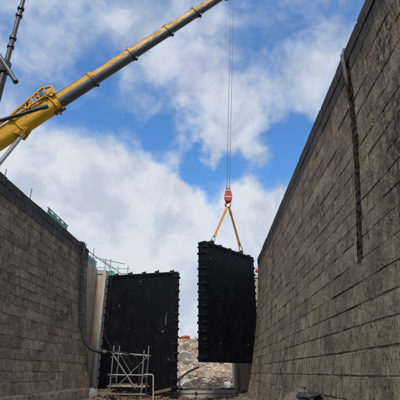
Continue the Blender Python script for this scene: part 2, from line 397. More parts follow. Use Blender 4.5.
CT_ALL = TOP - .34
def masonry(name, label, P0, u, w, s0, s1, see0, seed, avg, worn, gaps=()):
    """P0: point of the wall's lip at s=0 (xy), u along, w into the bank. Blocks from see0 on are single pieces, nearest first"""
    rnd = random.Random(seed)
    u = Vector((u[0], u[1], 0)).normalized(); w = Vector((w[0], w[1], 0)).normalized(); P0 = Vector((P0[0], P0[1], 0))
    base = P0 + u * see0
    root = tag(empty(name, base), label, 'wall', kind='thing')
    def pt(s, z, inset=0.0):
        return P0 + u * s + w * (-batter(z) + inset) + Vector((0, 0, z))
    # courses
    items = []; z = -.10; CT = TOP - .34
    nC = 21; hs = [rnd.uniform(.34, .43) for _ in range(nC)]; sc = (CT - z) / sum(hs); hs = [h * sc for h in hs]
    for h in hs:
        s = s0 - rnd.uniform(0, .8)
        while s < s1:
            L = rnd.uniform(.62, 1.38) * avg
            if s1 - (s + L) < .45: L = s1 - s
            a, b_ = max(s, s0), min(s + L, s1)
            runs = [(a, b_)]
            for ga, gb, gz0, gz1 in gaps:                         # a slot in the wall
                if gz0 < z + h * .5 < gz1 and a < gb and b_ > ga: runs = [(a, ga), (gb, b_)]
            for a, b_ in runs:
                if b_ - a > .05: items.append((a, b_, z, h, False))
            s += L
        z += h
    s = s0
    while s < s1:
        L = rnd.uniform(1.0, 1.6)
        if s1 - (s + L) < .6: L = s1 - s
        items.append((s, s + L, CT, .34, True)); s += L
    singles = [q for q in items if q[1] > see0 and not q[4]]
    singles.sort(key=lambda q: (pt((q[0] + q[1]) / 2, q[2]) - EYE).length)
    cut = set(singles[:300]) | {q for q in items if q[4] and q[1] > see0}
    rest = MB(); restc = MB()
    for q in items:
        a, b_, z, h, cop = q
        zm = z + h / 2; sl = dbatter(zm)
        ez = (w * sl + Vector((0, 0, 1))).normalized(); ey = (w - Vector((0, 0, 1)) * sl).normalized(); ex = ey.cross(ez)
        if cop: ez = Vector((0, 0, 1)); ey = w; ex = ey.cross(ez)
        tilt = Matrix.Rotation(rnd.gauss(0, .006), 3, ey)
        c = pt((a + b_) / 2, zm, rnd.gauss(0, .004) + (-.015 if cop else 0))
        if cop: c.z += rnd.gauss(0, .012)
        Lx = (b_ - a) - rnd.uniform(.016, .036); Hz = h * math.sqrt(1 + (0 if cop else sl * sl)) - (rnd.choice((.014, .02, .026)) if z < 2.3 else rnd.choice((.004, .006, .008, .014)))
        M = Matrix.Identity(4)
        X, Y, Z = tilt @ ex * Lx, ey * 1.0, tilt @ ez * Hz
        for i in range(3): M[i][0], M[i][1], M[i][2], M[i][3] = X[i], Y[i], Z[i], c[i]
        k = rnd.randrange(6) if cop else rnd.randrange(9) if rnd.random() > worn else rnd.randrange(9, 14)
        if q in cut:
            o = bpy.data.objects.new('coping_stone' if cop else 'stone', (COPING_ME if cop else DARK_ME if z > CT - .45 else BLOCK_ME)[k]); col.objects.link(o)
            o.parent = root; o.matrix_basis = Matrix.Translation(-base) @ M
        else:
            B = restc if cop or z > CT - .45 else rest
            src = (COPINGS if cop else BLOCKS)[k]; B.add([M @ Vector(v) for v in src.v], src.f)
    if rest.v: tag(rest.build('stonework', 'stone', root), kind='stuff')
    if restc.v: tag(restc.build('coping_course', 'coping', root), kind='stuff')
    # recessed, uneven mortar bed behind the blocks and the mass of the wall behind it
    mo = MB(); ds = .11; ns = int((s1 - s0) / ds); nz = int(CT / .11)
    vs = []
    for j in range(nz + 1):
        zz = CT * j / nz
        for i in range(ns + 1):
            ss = s0 + (s1 - s0) * i / ns; p = pt(ss, zz)
            e = mnoise.noise(p * .55); e2 = mnoise.noise(p * 3.1)
            ins = .013 + max(0, .25 * (e - .24)) + max(0, .08 * (e2 - .35))
            if zz < 2.5: ins = .012 + max(0, .06 * (e - .3))
            for ga, gb, gz0, gz1 in gaps:
                if ga - .06 < ss < gb + .06 and gz0 < zz < gz1: ins = .30
            vs.append(pt(ss, zz, max(.012, ins)))
    fs = [(j * (ns + 1) + i, j * (ns + 1) + i + 1, (j + 1) * (ns + 1) + i + 1, (j + 1) * (ns + 1) + i) for j in range(nz) for i in range(ns)]
    mo.add(vs, fs); mo.build('mortar_bed', 'mortar', root, smooth=True)
    core = MB(); nzc = 16; vs = []
    for j in range(nzc + 1):
        zz = -.3 + (TOP - .12 + .3) * j / nzc
        for ss in (s0 + .01, s1 - .01): vs += [pt(ss, zz, .36), pt(ss, zz, .36) + w * 1.0 + w * batter(zz)]
    fs = []
    for j in range(nzc):
        a = j * 4; fs += [(a + 2, a + 3, a + 7, a + 6), (a + 1, a, a + 4, a + 5), (a, a + 2, a + 6, a + 4), (a + 3, a + 1, a + 5, a + 7)]
    a = nzc * 4; fs.append((a, a + 2, a + 3, a + 1)); core.add(vs, fs); core.build('wall_core', 'mortar', root)
    return root, pt

GA, GB = 6.53, 6.78          # slot in the right wall
rwall, rpt = masonry('stone_wall', 'tall curved stone lock wall with a rust-brown vertical slot, on the right', (3.06, 0), (0, 1), (1, 0), -12, 24, 3.6, 11, .80, .22, gaps=((GA, GB, 3.22, CT_ALL),))
lwall, lpt = masonry('stone_wall', 'darker stone lock wall under the yellow crane boom, black hose hanging down it', (left_x(0), 0), (.042, 1), (-1, .042), -12, 21.8, 9.5, 23, .85, .26)

# footing along the foot of the left wall
ft = MB(); ns = 420; vs = []
for i in range(ns + 1):
    ss = -12 + 33.6 * i / ns; p = lpt(ss, .72)
    n1 = mnoise.noise(Vector((ss * .9, 0, 3))); n2 = mnoise.noise(Vector((ss * 2.7, 2, 3)))
    for (dx, z) in ((-.10, .74), (.05 + .04 * n2, .73 + .05 * n1), (.13 + .06 * n2, .66 + .05 * n1), (.22 + .06 * n1, .40), (.34 + .08 * n2, -.1)):
        vs.append((p.x + dx + .03 * mnoise.noise(Vector((ss * 5, z * 6, 1))), p.y, z + .03 * mnoise.noise(Vector((ss * 6, z * 5, 8)))))
ft.add(vs, [(i * 5 + j, i * 5 + j + 1, (i + 1) * 5 + j + 1, (i + 1) * 5 + j) for i in range(ns) for j in range(4)])
ft.build('footing', 'footing', lwall, smooth=True)

# rusty rail in the slot of the right wall
gr = tag(empty('guide_rail', rpt(6.65, 3.05)), 'rust-brown flaking steel rail standing in the slot of the right wall', 'rail')
ra = MB(); zs = [3.16 + .05 * i for i in range(89)]
rr_ = random.Random(5); ring = []
for z in zs:
    c = rpt(6.65, z, -.02); j = lambda: rr_.uniform(-.018, .018)
    ring.append([(c.x + .20, c.y + .12), (c.x + .02 + j(), c.y + .12 + j()), (c.x + j(), c.y + .04 + j()), (c.x + .05 + j(), c.y + j()),
                 (c.x + .01 + j(), c.y - .05 + j()), (c.x + .03 + j(), c.y - .12 + j()), (c.x + .20, c.y - .12)])
vs = [(x, y, z) for z, rg in zip(zs, ring) for x, y in rg]
ra.add(vs, [(i * 7 + j, i * 7 + j + 1, (i + 1) * 7 + j + 1, (i + 1) * 7 + j) for i in range(len(zs) - 1) for j in range(6)] + [tuple(range(7)), tuple(range((len(zs) - 1) * 7, len(zs) * 7))])
ra.build('rail', 'rust', gr)
for z in (3.5, 4.3, 5.1, 5.9, 6.7):
    b_ = MB(); b_.bar(rpt(6.55, z, .0), rpt(6.75, z, .0), .04, .05); b_.build('strap', 'rust', gr, bev=.008)
pb = MB(); pb.tube([rpt(6.66, 6.9, -.03), rpt(6.66, 7.3, -.06), rpt(6.66, 7.8, -.07), rpt(6.66, 8.0, -.02), rpt(6.66, 8.02, .3)], .04, 10)
pb.tube([rpt(6.75, 7.1, -.04), rpt(6.75, 7.95, -.06)], .022, 8)
pb.build('top_pipe', 'dull_steel', gr, smooth=True)

# ------------------------------------------------------------------ gate recesses and piers
rc = MB(); rc.box((-7.35 - .4, 23.5, 3.7), (.8, 3.4, 7.9)); rc.box((-7.95, 23.5, 7.70), (.9, 3.38, .10))
r_ = rc.build('recess_wall', 'concrete_tan', bev=.03); rebase(r_, (-7.75, 23.5, 0)); tag(r_, 'pinkish tan recess wall between the hose and the standing black gate', 'wall')
pl = tag(empty('gate_pier', (-7.5, 26.7, 0)), 'pale concrete pier with light arris carrying the standing black gate', 'pier')
m = MB(); m.prism([(-8.4, 0), (-6.72, 0), (-6.72, 7.30), (-8.4, 7.30)], 25.25, 31.9); m.build('pier_shaft', 'concrete_tan', pl, bev=.03)
m = MB(); m.prism([(-6.92, -.05), (-6.70, -.05), (-6.70, 7.33), (-6.92, 7.33)], 25.02, 25.24); m.build('quoin', 'concrete_grey', pl, bev=.025)
m = MB(); m.box((-7.6, 28.5, 7.47), (1.7, 6.6, .30)); m.build('cap', 'concrete_grey', pl, bev=.04)
pr = tag(empty('gate_pier', (3.2, 30, 0)), 'tan concrete pier below the hanging gate at the end of the right wall', 'pier')
m = MB(); m.prism([(1.66, -.05), (6, -.05), (6, 7.6), (1.66, 7.6)], 28.0, 31.9); m.build('pier_shaft', 'concrete_tan', pr, bev=.05)
m = MB(); m.prism([(1.60, -.05), (1.80, -.05), (1.80, 7.62), (1.60, 7.62)], 27.8, 28.0); m.build('quoin', 'concrete_tan', pr, bev=.025)
m = MB(); m.box((3.8, 30, 7.76), (4.5, 4.1, .30)); m.build('cap', 'concrete_grey', pr, bev=.04)
m = MB(); m.box((4.9, 26.0, 3.75), (.8, 4.0, 7.9)); o = m.build('recess_wall', 'concrete_tan', bev=.03); rebase(o, (4.9, 26, 0)); tag(o, 'tan recess wall showing as a thin strip between hanging gate and right wall', 'wall')
# sill across the floor
sl = tag(empty('gate_sill', (-2.4, 26.6, 0)), 'low grey concrete sill on the floor between the two piers', 'sill')
m = MB(); m.box((-2.5, 26.9, .06), (8.2, 1.5, .40)); m.build('sill_slab', 'concrete_grey', sl, bev=.04)
m = MB(); m.box((-2.5, 26.25, .34), (8.1, .28, .16)); m.build('sill_beam', 'concrete_grey', sl, bev=.02)

# ------------------------------------------------------------------ lock gates
def gate(name, label, A, B, z0, H, T, nlug, ntop, irons=()):
    """front face from A (left) to B (right); T thickness behind it"""
    A = Vector((A[0], A[1], 0)); B = Vector((B[0], B[1], 0)); W = (B - A).length
    ex = (B - A).normalized(); ey = Vector((0, 0, 1)).cross(ex)       # ey points away from the viewer
    base = A.lerp(B, .5) + ey * (T / 2) + Vector((0, 0, z0))
    root = tag(empty(name, base), label, 'lock gate')
    O = A + Vector((0, 0, z0)); M = Matrix(((ex.x, ey.x, 0, O.x), (ex.y, ey.y, 0, O.y), (0, 0, 1, O.z), (0, 0, 0, 1)))
    def bx(name_, x0, x1, y0, y1, za, zb, mt, bev=.012, parent=root):
        b_ = MB(); vs = [M @ Vector((x, y, z)) for x in (x0, x1) for y in (y0, y1) for z in (za, zb)]
        b_.add(vs, [(0, 1, 3, 2), (4, 6, 7, 5), (0, 4, 5, 1), (2, 3, 7, 6), (0, 2, 6, 4), (1, 5, 7, 3)])
        return b_.build(name_, mt, parent, bev=bev)
    rnd = random.Random(hash(label) % 1000 if False else int(W * 1000))
    P = .34
    bx('heel_post', 0, P, .0, T, 0, H, 'tar_timber', .03); bx('mitre_post', W - P, W, .0, T, 0, H, 'tar_timber', .03)
    n = 15; pw = (W - 2 * P) / n
    for i in range(n):
        d = rnd.uniform(.050, .058)
        bx('plank', P + i * pw + .003, P + (i + 1) * pw - .003, d, d + .07, .24, H - .24, 'tar_timber', .008)
    for k in range(9):                                               # beams behind the planking
        zz = .12 + (H - .24) * k / 8
        bx('beam', P + .002, W - P - .002, .16 if 0 < k < 8 else .03, T - .03, zz - .118, zz + .118, 'tar_timber', .02)
    bx('back_panel', P + .003, W - P - .003, .150, .157, .20, H - .20, 'tar_timber', 0)
    for zz in irons: bx('flat_iron', P * .5, W - P * .5, -.0, .049, zz - .012, zz + .012, 'tar_steel', .004)
    # edge clamps on both posts, claw lugs along the top
    for side in (0, 1):
        for k in range(nlug):
            zz = .25 + (H - .5) * k / (nlug - 1); b_ = MB()
            k_ = rnd.uniform(.55, .95); poly = [(.02, -.09 * k_), (.08, -.09 * k_), (.12 * k_, -.05), (.11 * k_, .02), (.03, .08 * k_), (.02, .08 * k_)]; zz += rnd.uniform(-.04, .04)
            x0 = W if side else 0; sgn = 1 if side else -1
            for y0_, y1_ in ((-.035, .13), (T - .15, T + .02)):
                b_ = MB(); b_.prism([(x0 + sgn * (p[0] - .03), zz + p[1] + rnd.uniform(-.01, .01)) for p in poly], y0_, y1_, M)
                b_.build('edge_clamp', 'tar_steel', root, bev=.008)
            bx('clamp_plate', *(sorted((x0 - sgn * .02, x0 - sgn * .22))), -.018, -.001, zz - .06 * k_, zz + .06 * k_, 'tar_steel', .008)
    for k in range(ntop):
        x0 = W * (k + .55) / ntop + rnd.uniform(-.06, .06); b_ = MB(); u_ = rnd.uniform(.7, 1.1)
        b_.prism([(x0 - .14, H - .02), (x0 - .14, H + .04), (x0 - .11, H + .15 * u_), (x0 + .02, H + .12 * u_), (x0 + .10, H + .21 * u_), (x0 + .13, H + .06), (x0 + .13, H - .02)], .05, .18, M)
        b_.build('top_lug', 'tar_steel', root, bev=.012)
    bx('top_rail', -.02, W + .02, -.01, T + .01, H - .10, H + .012, 'tar_steel', .015)
    return root, M, bx, W
lg, LM, lbx, LW = gate('lock_gate', 'black gate still standing in its place behind the scaffold tower', (-6.52, 24.95), (-1.98, 23.95), .44, 6.72, .5, 15, 5)
for (x, z, w_, h_) in ((3.98, 3.55, .05, .50), (4.02, 4.05, .035, .2), (3.75, 3.15, .14, .10), (2.2, 6.2, .12, .05), (.9, 4.7, .04, .16), (3.6, 3.3, .05, .05), (1.6, 3.4, .10, .04), (4.2, 1.6, .06, .12)):
    lbx('scuff', x, x + w_, .02, .051, z, z + h_, 'scuffed_grey', .006)
HGA, HGB, HZ0 = (-.22, 22.2), (3.04, 26.0), 1.93
hg, HM, hbx, HW = gate('lock_gate', 'black gate hanging from the crane by two orange slings', HGA, HGB, HZ0, 6.66, .55, 15, 5)
for (x, z, w_, h_) in ((1.3, .95, .07, .05), (3.9, 1.0, .10, .06), (.5, 5.6, .05, .12), (.12, 4.4, .08, .2), (2.6, .8, .05, .04)):
    hbx('scuff', x, x + w_, .02, .049, z, z + h_, 'scuffed_grey', .006)
# a shackle plate for each sling
for fx in (.20, .80):
    hbx('lifting_plate', fx * HW - .16, fx * HW + .16, .24, .30, 6.66, 6.98, 'tar_steel', .02)

# ------------------------------------------------------------------ yellow crane
PIV = Vector((-20.07, 22.65, 11.0)); TIP = Vector((1.75, 24.0, 31.8)); AX = (TIP - PIV).normalized(); BL = (TIP - PIV).length
SIDE = AX.cross(Vector((0, 0, 1))).normalized(); UPB = SIDE.cross(AX)          # SIDE points to -Y, the viewer
cr = tag(empty('mobile_crane', (-18.2, 22.7, 7.87)), 'yellow mobile crane whose long telescopic boom reaches across from the left', 'crane')
def bm_(a, up=0.0, side=0.0): return PIV + AX * a + UPB * up + SIDE * side
def boom_section(a0, a1, h, w_, mats, name='boom_section', parent=cr, fr=None, split=.24):
    pf, ax_, up_, sd_ = fr or (PIV, AX, UPB, SIDE)
    pts = [(-w_ / 2, h / 2), (w_ / 2, h / 2), (w_ / 2, h * .42), (w_ / 2, h * .02)]
    for k in range(0, 15):
        th = math.pi * k / 14; pts.append((w_ / 2 * math.cos(th), -h * .12 - h * .38 * math.sin(th)))
    pts += [(-w_ / 2, h * .02), (-w_ / 2, h * .42)]; n = len(pts); b_ = MB()
    vs = [pf + ax_ * a + sd_ * x + up_ * y for a in (a0, a1) for x, y in pts]
    b_.add(vs, [(n + i, n + (i + 1) % n, (i + 1) % n, i) for i in range(n)] + [tuple(range(n)), tuple(range(2 * n - 1, n - 1, -1))])
    b_.mi = [0 if i in (2, n - 2) else 1 for i in range(n)] + [1, 1]
    return b_.build(name, mats, parent, smooth='angle')
def along(x): return (x - PIV.x) / AX.x
marks = [along(-11.1), along(-8.68), along(-5.91), along(-3.12), along(-.81), BL]
hs_ = [1.22, .98, .88, .80, .73, .66]
boom_section(0, marks[0], 1.22, .95, ['yellow_paint', 'yellow_paint'])
for k in range(5):
    boom_section(marks[k] - .05, marks[k + 1], hs_[k + 1], hs_[k + 1] * .82, ['yellow_paint', 'boom_grey'])
for k in range(5):
    a = marks[k]; h = hs_[k] if k else 1.05; b_ = MB()
    for (u0, s0_, hh, ww) in ((0, 0, h + .10, h * .82 + .10),):
        boom_section(a - .20, a + .12, hh, ww, ['yellow_paint', 'yellow_paint' if k == 0 else 'boom_grey'], 'boom_collar')
    b_.bar(bm_(a - .03, -h / 2 - .02), bm_(a - .03, -h / 2 - .16), .16, .34, SIDE); b_.build('wear_pad', 'black_paint', cr, bev=.01)
    b_ = MB(); b_.bar(bm_(a - .03, h / 2 + .0), bm_(a - .03, h / 2 + .30), .22, .26, SIDE); b_.tube([bm_(a - .03, h / 2 + .2, -.25), bm_(a - .03, h / 2 + .2, .25)], .05, 8); b_.build('rope_guide', 'black_paint', cr)
# boom head with sheaves
b_ = MB()
for sd_ in (-.30, .30):
    m4 = [(BL - .5, .33), (BL + .25, .38), (BL + .62, .05), (BL + .55, -.45), (BL + .15, -.62), (BL - .4, -.36)]
    n = len(m4); vs = [bm_(a, u_, sd_ + e) for e in (-.025, .025) for a, u_ in m4]
    b_.add(vs, [tuple(range(n - 1, -1, -1)), tuple(range(n, 2 * n))] + [(i, (i + 1) % n, (i + 1) % n + n, i + n) for i in range(n)])
b_.build('boom_head', 'boom_grey', cr)
for (a, u_) in ((BL + .28, -.30), (BL + .25, .20)):
    b_ = MB(); b_.tube([bm_(a, u_, -.26), bm_(a, u_, -.2), bm_(a, u_, .2), bm_(a, u_, .26)], [.18, .28, .28, .18], 20); b_.build('sheave', 'black_paint', cr, smooth='angle')
HOOK = Vector((1.34, 24.0, 12.75))
sp = bm_(BL + .28, -.30)
for dx in (-.12, .12):
    b_ = MB(); b_.tube([sp + Vector((dx + .1, 0, -.1)), HOOK + Vector((dx * .7, 0, -.15))], .013, 6); b_.build('hoist_rope', 'black_paint', cr)
b_ = MB(); b_.tube([bm_(2.0, .85), bm_(marks[1], .68), bm_(marks[3], .58), bm_(BL + .2, .50)], .02, 6); b_.build('hoist_line', 'black_paint', cr)
# guying frame folded on the boom's base section
b_ = MB()
def fp(a, up, side): return bm_(a, up, side)
A0 = along(-14.3)
for sd_ in (.62, -.62):
    c1, c2, c3, c4 = fp(along(-13.6), .70, sd_), fp(along(-11.2), 1.42, sd_ * .9), fp(along(-10.75), 1.05, sd_), fp(along(-10.95), .35, sd_)
    b_.bar(c1, c2, .13, .17, SIDE); b_.bar(c2, c3, .15, .15, SIDE); b_.bar(c3, c4, .15, .2, SIDE); b_.bar(c1, fp(along(-13.3), .3, sd_), .12, .14, SIDE)
    b_.bar(c1, fp(A0 - 1.2, .62, sd_), .11, .12, SIDE)
    b_.bar(c1.lerp(c2, .35), fp(along(-12.3), .45, sd_), .09, .11, SIDE); b_.bar(c1.lerp(c2, .72), fp(along(-12.5), .45, sd_), .09, .11, SIDE)
    b_.bar(c1.lerp(c2, .72), fp(along(-11.3), .45, sd_), .09, .11, SIDE)
    for e in range(5):
        q = c1.lerp(c2, .15 + .17 * e); b_.bar(q, q + UPB * .16 + AX * .10, .05, .05, SIDE)
for k_ in (.1, .5, .95):
    l = fp(along(-13.6), .70, .62).lerp(fp(along(-11.2), 1.42, .56), k_); r2 = fp(along(-13.6), .70, -.62).lerp(fp(along(-11.2), 1.42, -.56), k_); b_.tube([l, r2], .05, 8)
for sd_ in (.64, -.64):
    vs = [fp(along(-11.15), .30, sd_ + e) for e in (-.02, .02)] + [fp(along(-10.8), .32, sd_ + e) for e in (-.02, .02)] + [fp(along(-10.7), 1.0, sd_ + e) for e in (-.02, .02)] + [fp(along(-11.3), .95, sd_ + e) for e in (-.02, .02)]
    b_.add(vs, [(0, 2, 4, 6), (7, 5, 3, 1), (0, 1, 3, 2), (2, 3, 5, 4), (4, 5, 7, 6), (6, 7, 1, 0)])
    for k_ in range(6): b_.bar(fp(along(-13.4 + .42 * k_), .58, sd_), fp(along(-13.2 + .42 * k_), .85 + .10 * k_, sd_ * .95), .07, .08, SIDE)
    b_.bar(fp(along(-13.6), .56, sd_), fp(along(-10.9), .62, sd_), .10, .12, SIDE)
b_.build('guy_frame', 'yellow_paint', cr, bev=.015)
for (a, u_) in ((along(-12.35), .80), (along(-11.55), .95)):
    b_ = MB(); b_.tube([fp(a, u_, .50), fp(a, u_, .44), fp(a, u_, -.44), fp(a, u_, -.50)], [.26, .27, .27, .26], 18); b_.build('guy_winch', 'boom_grey', cr, smooth='angle')
for k_ in range(6):
    rn = random.Random(k_); a = along(-13.2) + rn.uniform(0, 2.6); b_ = MB(); b_.tube([fp(a, .5, .6), fp(a + .12, .72 + rn.uniform(0, .2), .7), fp(a + .3, .5, .66), fp(a + .35, .25, .6)], .028, 6); b_.build('hydraulic_hose', 'rubber', cr, smooth=True)
b_ = MB(); g0 = Vector((-17.0, 21.3, 15.55)); g1 = Vector((-11.34, 22.2, 18.55)); b_.tube([g0, g1], .13, 12); b_.build('guy_strut', 'black_paint', cr, smooth='angle')
b_ = MB(); b_.tube([g1 - (g1 - g0).normalized() * .35, g1 + (g1 - g0).normalized() * .12], .17, 12); b_.build('strut_end', 'boom_grey', cr, smooth='angle')
for a, hh in ((along(-11.25), .16), (along(-13.4), .12), (along(-16.0), .12)):
    b_ = MB()
    for sd_ in (.50, -.50): b_.bar(bm_(a, -.60, sd_), bm_(a, .55, sd_), hh, .10, AX)
    b_.bar(bm_(a, -.58, -.52), bm_(a, -.58, .52), .1, hh, AX)
    b_.build('stiffener', 'yellow_paint', cr, bev=.01)
b_ = MB(); b_.bar(bm_(along(-11.1), -.50), bm_(along(-11.1), -.78), .5, .22, SIDE); b_.bar(bm_(along(-11.45), -.55), bm_(along(-11.4), -.72), .3, .3, SIDE); b_.build('rest_bracket', 'black_paint', cr, bev=.02)
# luffing ram
L1 = Vector((-13.0, 22.95, 16.75)); L0 = Vector((-16.6, 22.85, 9.6)); LD = (L1 - L0).normalized()
b_ = MB(); b_.tube([L0 + LD * 4.9, L1], .15, 14); b_.build('ram_rod', 'bright_steel', cr, smooth='angle')
b_ = MB(); b_.tube([L0, L0 + LD * 4.75, L0 + LD * 4.95], [.26, .26, .22], 16); b_.build('ram_barrel', 'yellow_paint', cr, smooth='angle')
b_ = MB()
for sd_ in (-.28, .28):
    q = L1 + SIDE * sd_; b_.add([q + Vector((-.5, 0, -.05)), q + Vector((.1, 0, -.35)), q + Vector((.45, 0, .45)), q + Vector((-.35, 0, .35)), q + Vector((-.5, -.05, -.05)), q + Vector((.1, -.05, -.35)), q + Vector((.45, -.05, .45)), q + Vector((-.35, -.05, .35))],
          [(3, 2, 1, 0), (4, 5, 6, 7), (0, 1, 5, 4), (1, 2, 6, 5), (2, 3, 7, 6), (3, 0, 4, 7)])
b_.tube([L1 + SIDE * -.35, L1 + SIDE * .35], .12, 12); b_.build('ram_bracket', 'yellow_paint', cr, bev=.01)
# carrier and superstructure on the bank (behind the wall)
zb = 7.87
b_ = MB(); b_.box((-18.2, 22.7, zb + 1.15), (2.2, 13.5, .7)); b_.build('chassis', 'yellow_paint', cr, bev=.06)
b_ = MB(); b_.tube([(-18.2, 22.7, zb + 1.52), (-18.2, 22.7, zb + 1.8)], 1.05, 24); b_.build('slew_ring', 'black_paint', cr)
b_ = MB(); b_.box((-19.2, 22.7, zb + 2.25), (5.4, 1.6, .9)); b_.box((-20.1, 22.0, zb + 3.0), (1.2, .16, 1.3)); b_.box((-20.1, 23.3, zb + 3.0), (1.2, .16, 1.3)); b_.build('superstructure', 'yellow_paint', cr, bev=.05)
b_ = MB(); b_.box((-22.5, 22.7, zb + 2.7), (1.3, 3.0, 1.7)); b_.build('counterweight', 'dark_grey_paint', cr, bev=.08)
b_ = MB(); b_.prism([(-18.6, zb + 1.9), (-16.4, zb + 1.9), (-16.4, zb + 2.6), (-17.1, zb + 3.7), (-18.6, zb + 3.7)], 20.5, 21.6); o = b_.build('cab', 'yellow_paint', cr, bev=.05)
b_ = MB(); b_.prism([(-18.3, zb + 2.7), (-16.7, zb + 2.7), (-17.15, zb + 3.5), (-18.3, zb + 3.5)], 20.47, 20.52); b_.build('cab_window', 'glass_dark', o)
for i in range(5):
    for x in (-19.2, -17.2):
        y = 17.4 + i * 2.5; b_ = MB(); b_.tube([(x - .2, y, zb + .62), (x - .17, y, zb + .62), (x + .17, y, zb + .62), (x + .2, y, zb + .62)], [.52, .62, .62, .52], 20); wh = b_.build('wheel', 'rubber', cr, smooth='angle')
        b_ = MB(); b_.tube([(x - .21, y, zb + .62), (x + .21, y, zb + .62)], .3, 14); b_.build('rim', 'dark_grey_paint', wh, smooth='angle')
for sx in (-1, 1):
    for y in (18.6, 27.2):
        b_ = MB(); b_.box((-18.2 + sx * 2.2, y, zb + 1.15), (3.2, .35, .35)); b_.tube([(-18.2 + sx * 3.7, y, zb + 1.3), (-18.2 + sx * 3.7, y, zb + .14)], .11, 10); b_.box((-18.2 + sx * 3.7, y, zb + .07), (.9, .9, .13)); b_.build('outrigger', 'yellow_paint', cr, bev=.02)

# hook block and slings
hk = tag(empty('hook_block', HOOK), 'red hook block hanging on the crane ropes above the orange slings', 'hook')
HB = Vector((1.31, 24.0, 11.72))
for dy in (-.17, .17):
    b_ = MB(); poly = [(-.20, .05), (-.12, .30), (.12, .30), (.20, .05), (.27, -.30), (.16, -.62), (-.16, -.62), (-.27, -.30)]
    b_.prism([(HOOK.x + x, HOOK.z - .25 + z) for x, z in poly], HOOK.y + dy - .03, HOOK.y + dy + .03); b_.build('cheek_plate', 'red_paint', hk, bev=.01)
b_ = MB(); b_.tube([HOOK + Vector((0, -.13, -.35)), HOOK + Vector((0, .13, -.35))], .23, 18); b_.build('sheave', 'white_paint', hk, smooth='angle')
for dz, ww, hh in ((-.56, .40, .06), (-.10, .26, .05)):
    b_ = MB(); b_.box(HOOK + Vector((0, -.205, dz)), (ww, .01, hh)); b_.build('white_band', 'white_paint', hk)
b_ = MB(); b_.bar(HOOK + Vector((-.085, 0, -.12)), HOOK + Vector((-.085, 0, .26)), .05, .05); b_.bar(HOOK + Vector((.085, 0, -.12)), HOOK + Vector((.085, 0, .26)), .05, .05); b_.bar(HOOK + Vector((-.11, 0, .0)), HOOK + Vector((.11, 0, .0)), .06, .05); b_.build('rope_socket', 'black_paint', hk)
b_ = MB(); pts = [HB + Vector((0, 0, .25)), HB + Vector((0, 0, .10))]
for k in range(11):
    th = math.pi * .5 + R(300) * k / 10; pts.append(HB + Vector((.17 * math.cos(th), 0, -.07 + .17 * math.sin(th))))
b_.tube(pts, [.08, .08] + [.075 - .004 * k for k in range(11)], 10); b_.build('hook', 'red_paint', hk, smooth=True)
SB = HB + Vector((0, 0, -.22))
for fx, lab in ((.20, 'orange sling from the hook to the near end of the hanging gate'), (.80, 'orange sling from the hook to the far end of the hanging gate')):
    e = HM @ Vector((fx * HW, .27, 6.95)); top = SB + Vector((-.05 if fx < .5 else .05, 0, .02)); ax_ = (e - top).normalized()
    so = tag(empty('lifting_sling', e), lab, 'sling', 'slings lifting the gate')
    b_ = MB(); off = ax_.cross(Vector((0, 1, 0))).normalized() * .05
    for q in (-1, 1): b_.bar(top + off * q * .6, e - ax_ * .42 + off * q * .8, .055, .10, (0, 1, 0))
    b_.build('webbing', 'orange_web', so, bev=.01)
    for q0, q1 in ((top + ax_ * .25, top + ax_ * .6), (e - ax_ * .68, e - ax_ * .34)):
        b_ = MB(); b_.bar(q0, q1, .16, .125, (0, 1, 0)); b_.build('sleeve', 'orange_web', so, bev=.02)
    b_ = MB(); pts = [e + ax_ * 0 + off * 1.6, e - ax_ * .18 + off * 1.9, e - ax_ * .36 + off * .9, e - ax_ * .40, e - ax_ * .36 - off * .9, e - ax_ * .18 - off * 1.9, e - off * 1.6]; b_.tube(pts, .028, 8); b_.tube([pts[0] + off * .6, pts[-1] - off * .6], .03, 8); b_.build('shackle', 'galvanised', so, smooth=True)

# ------------------------------------------------------------------ second crane, grey, far left
c2 = tag(empty('mobile_crane', (-27.5, 40, 7.87)), 'distant dark grey crane with a steep ringed boom at the upper left edge', 'crane')
P2 = Vector((-27.25, 40, 10.4)); T2 = Vector((-26.9, 40.0, 58.0)); X2 = (T2 - P2).normalized(); S2 = Vector((0, -1, 0)); U2 = S2.cross(X2)
L2 = (T2 - P2).length; fr2 = (P2, X2, U2, S2)
def h2(z): return (z - P2.z) / X2.z
cuts = [0, h2(37.5), h2(43.2), h2(49.0), h2(54.7), L2]; w2 = [1.0, .66, .60, .54, .48]
for k in range(5):
    b_ = MB(); b_.tube([P2 + X2 * max(0, cuts[k] - .3), P2 + X2 * cuts[k + 1]], w2[k] / 2, 14); b_.build('boom_section', 'dark_grey_paint' if k else 'black_paint', c2, smooth='angle')
for zc in (42.4, 43.95, 48.3, 49.7, 54.0, 55.4):
    b_ = MB(); q = P2 + X2 * h2(zc); b_.tube([q - X2 * .22, q - X2 * .18, q + X2 * .18, q + X2 * .22], [.40, .46, .46, .40], 14)
    b_.box(q + Vector((.42, -.1, 0)), (.16, .2, .3)); b_.build('boom_collar', 'black_paint', c2)
q = P2 + X2 * h2(39.2); b_ = MB(); b_.tube([q + Vector((-1.2, -.4, 1.6)), q + Vector((2.2, -.6, -3.3))], .30, 12); b_.build('strut', 'dark_grey_paint', c2, smooth='angle')
b_ = MB(); b_.tube([q + Vector((2.15, -.6, -3.22)), q + Vector((2.3, -.6, -3.45))], .35, 12); b_.build('strut_end', 'black_paint', c2)
b_ = MB(); b_.box(q + Vector((-.2, 0, -.4)), (1.3, 1.1, 1.9)); b_.box(q + Vector((-.9, 0, -1.7)), (.7, .9, 2.8)); b_.bar(q + Vector((-1.1, -.5, -3.2)), q + Vector((.5, -.5, .4)), .25, .3); b_.build('mast_head', 'black_paint', c2, bev=.05)
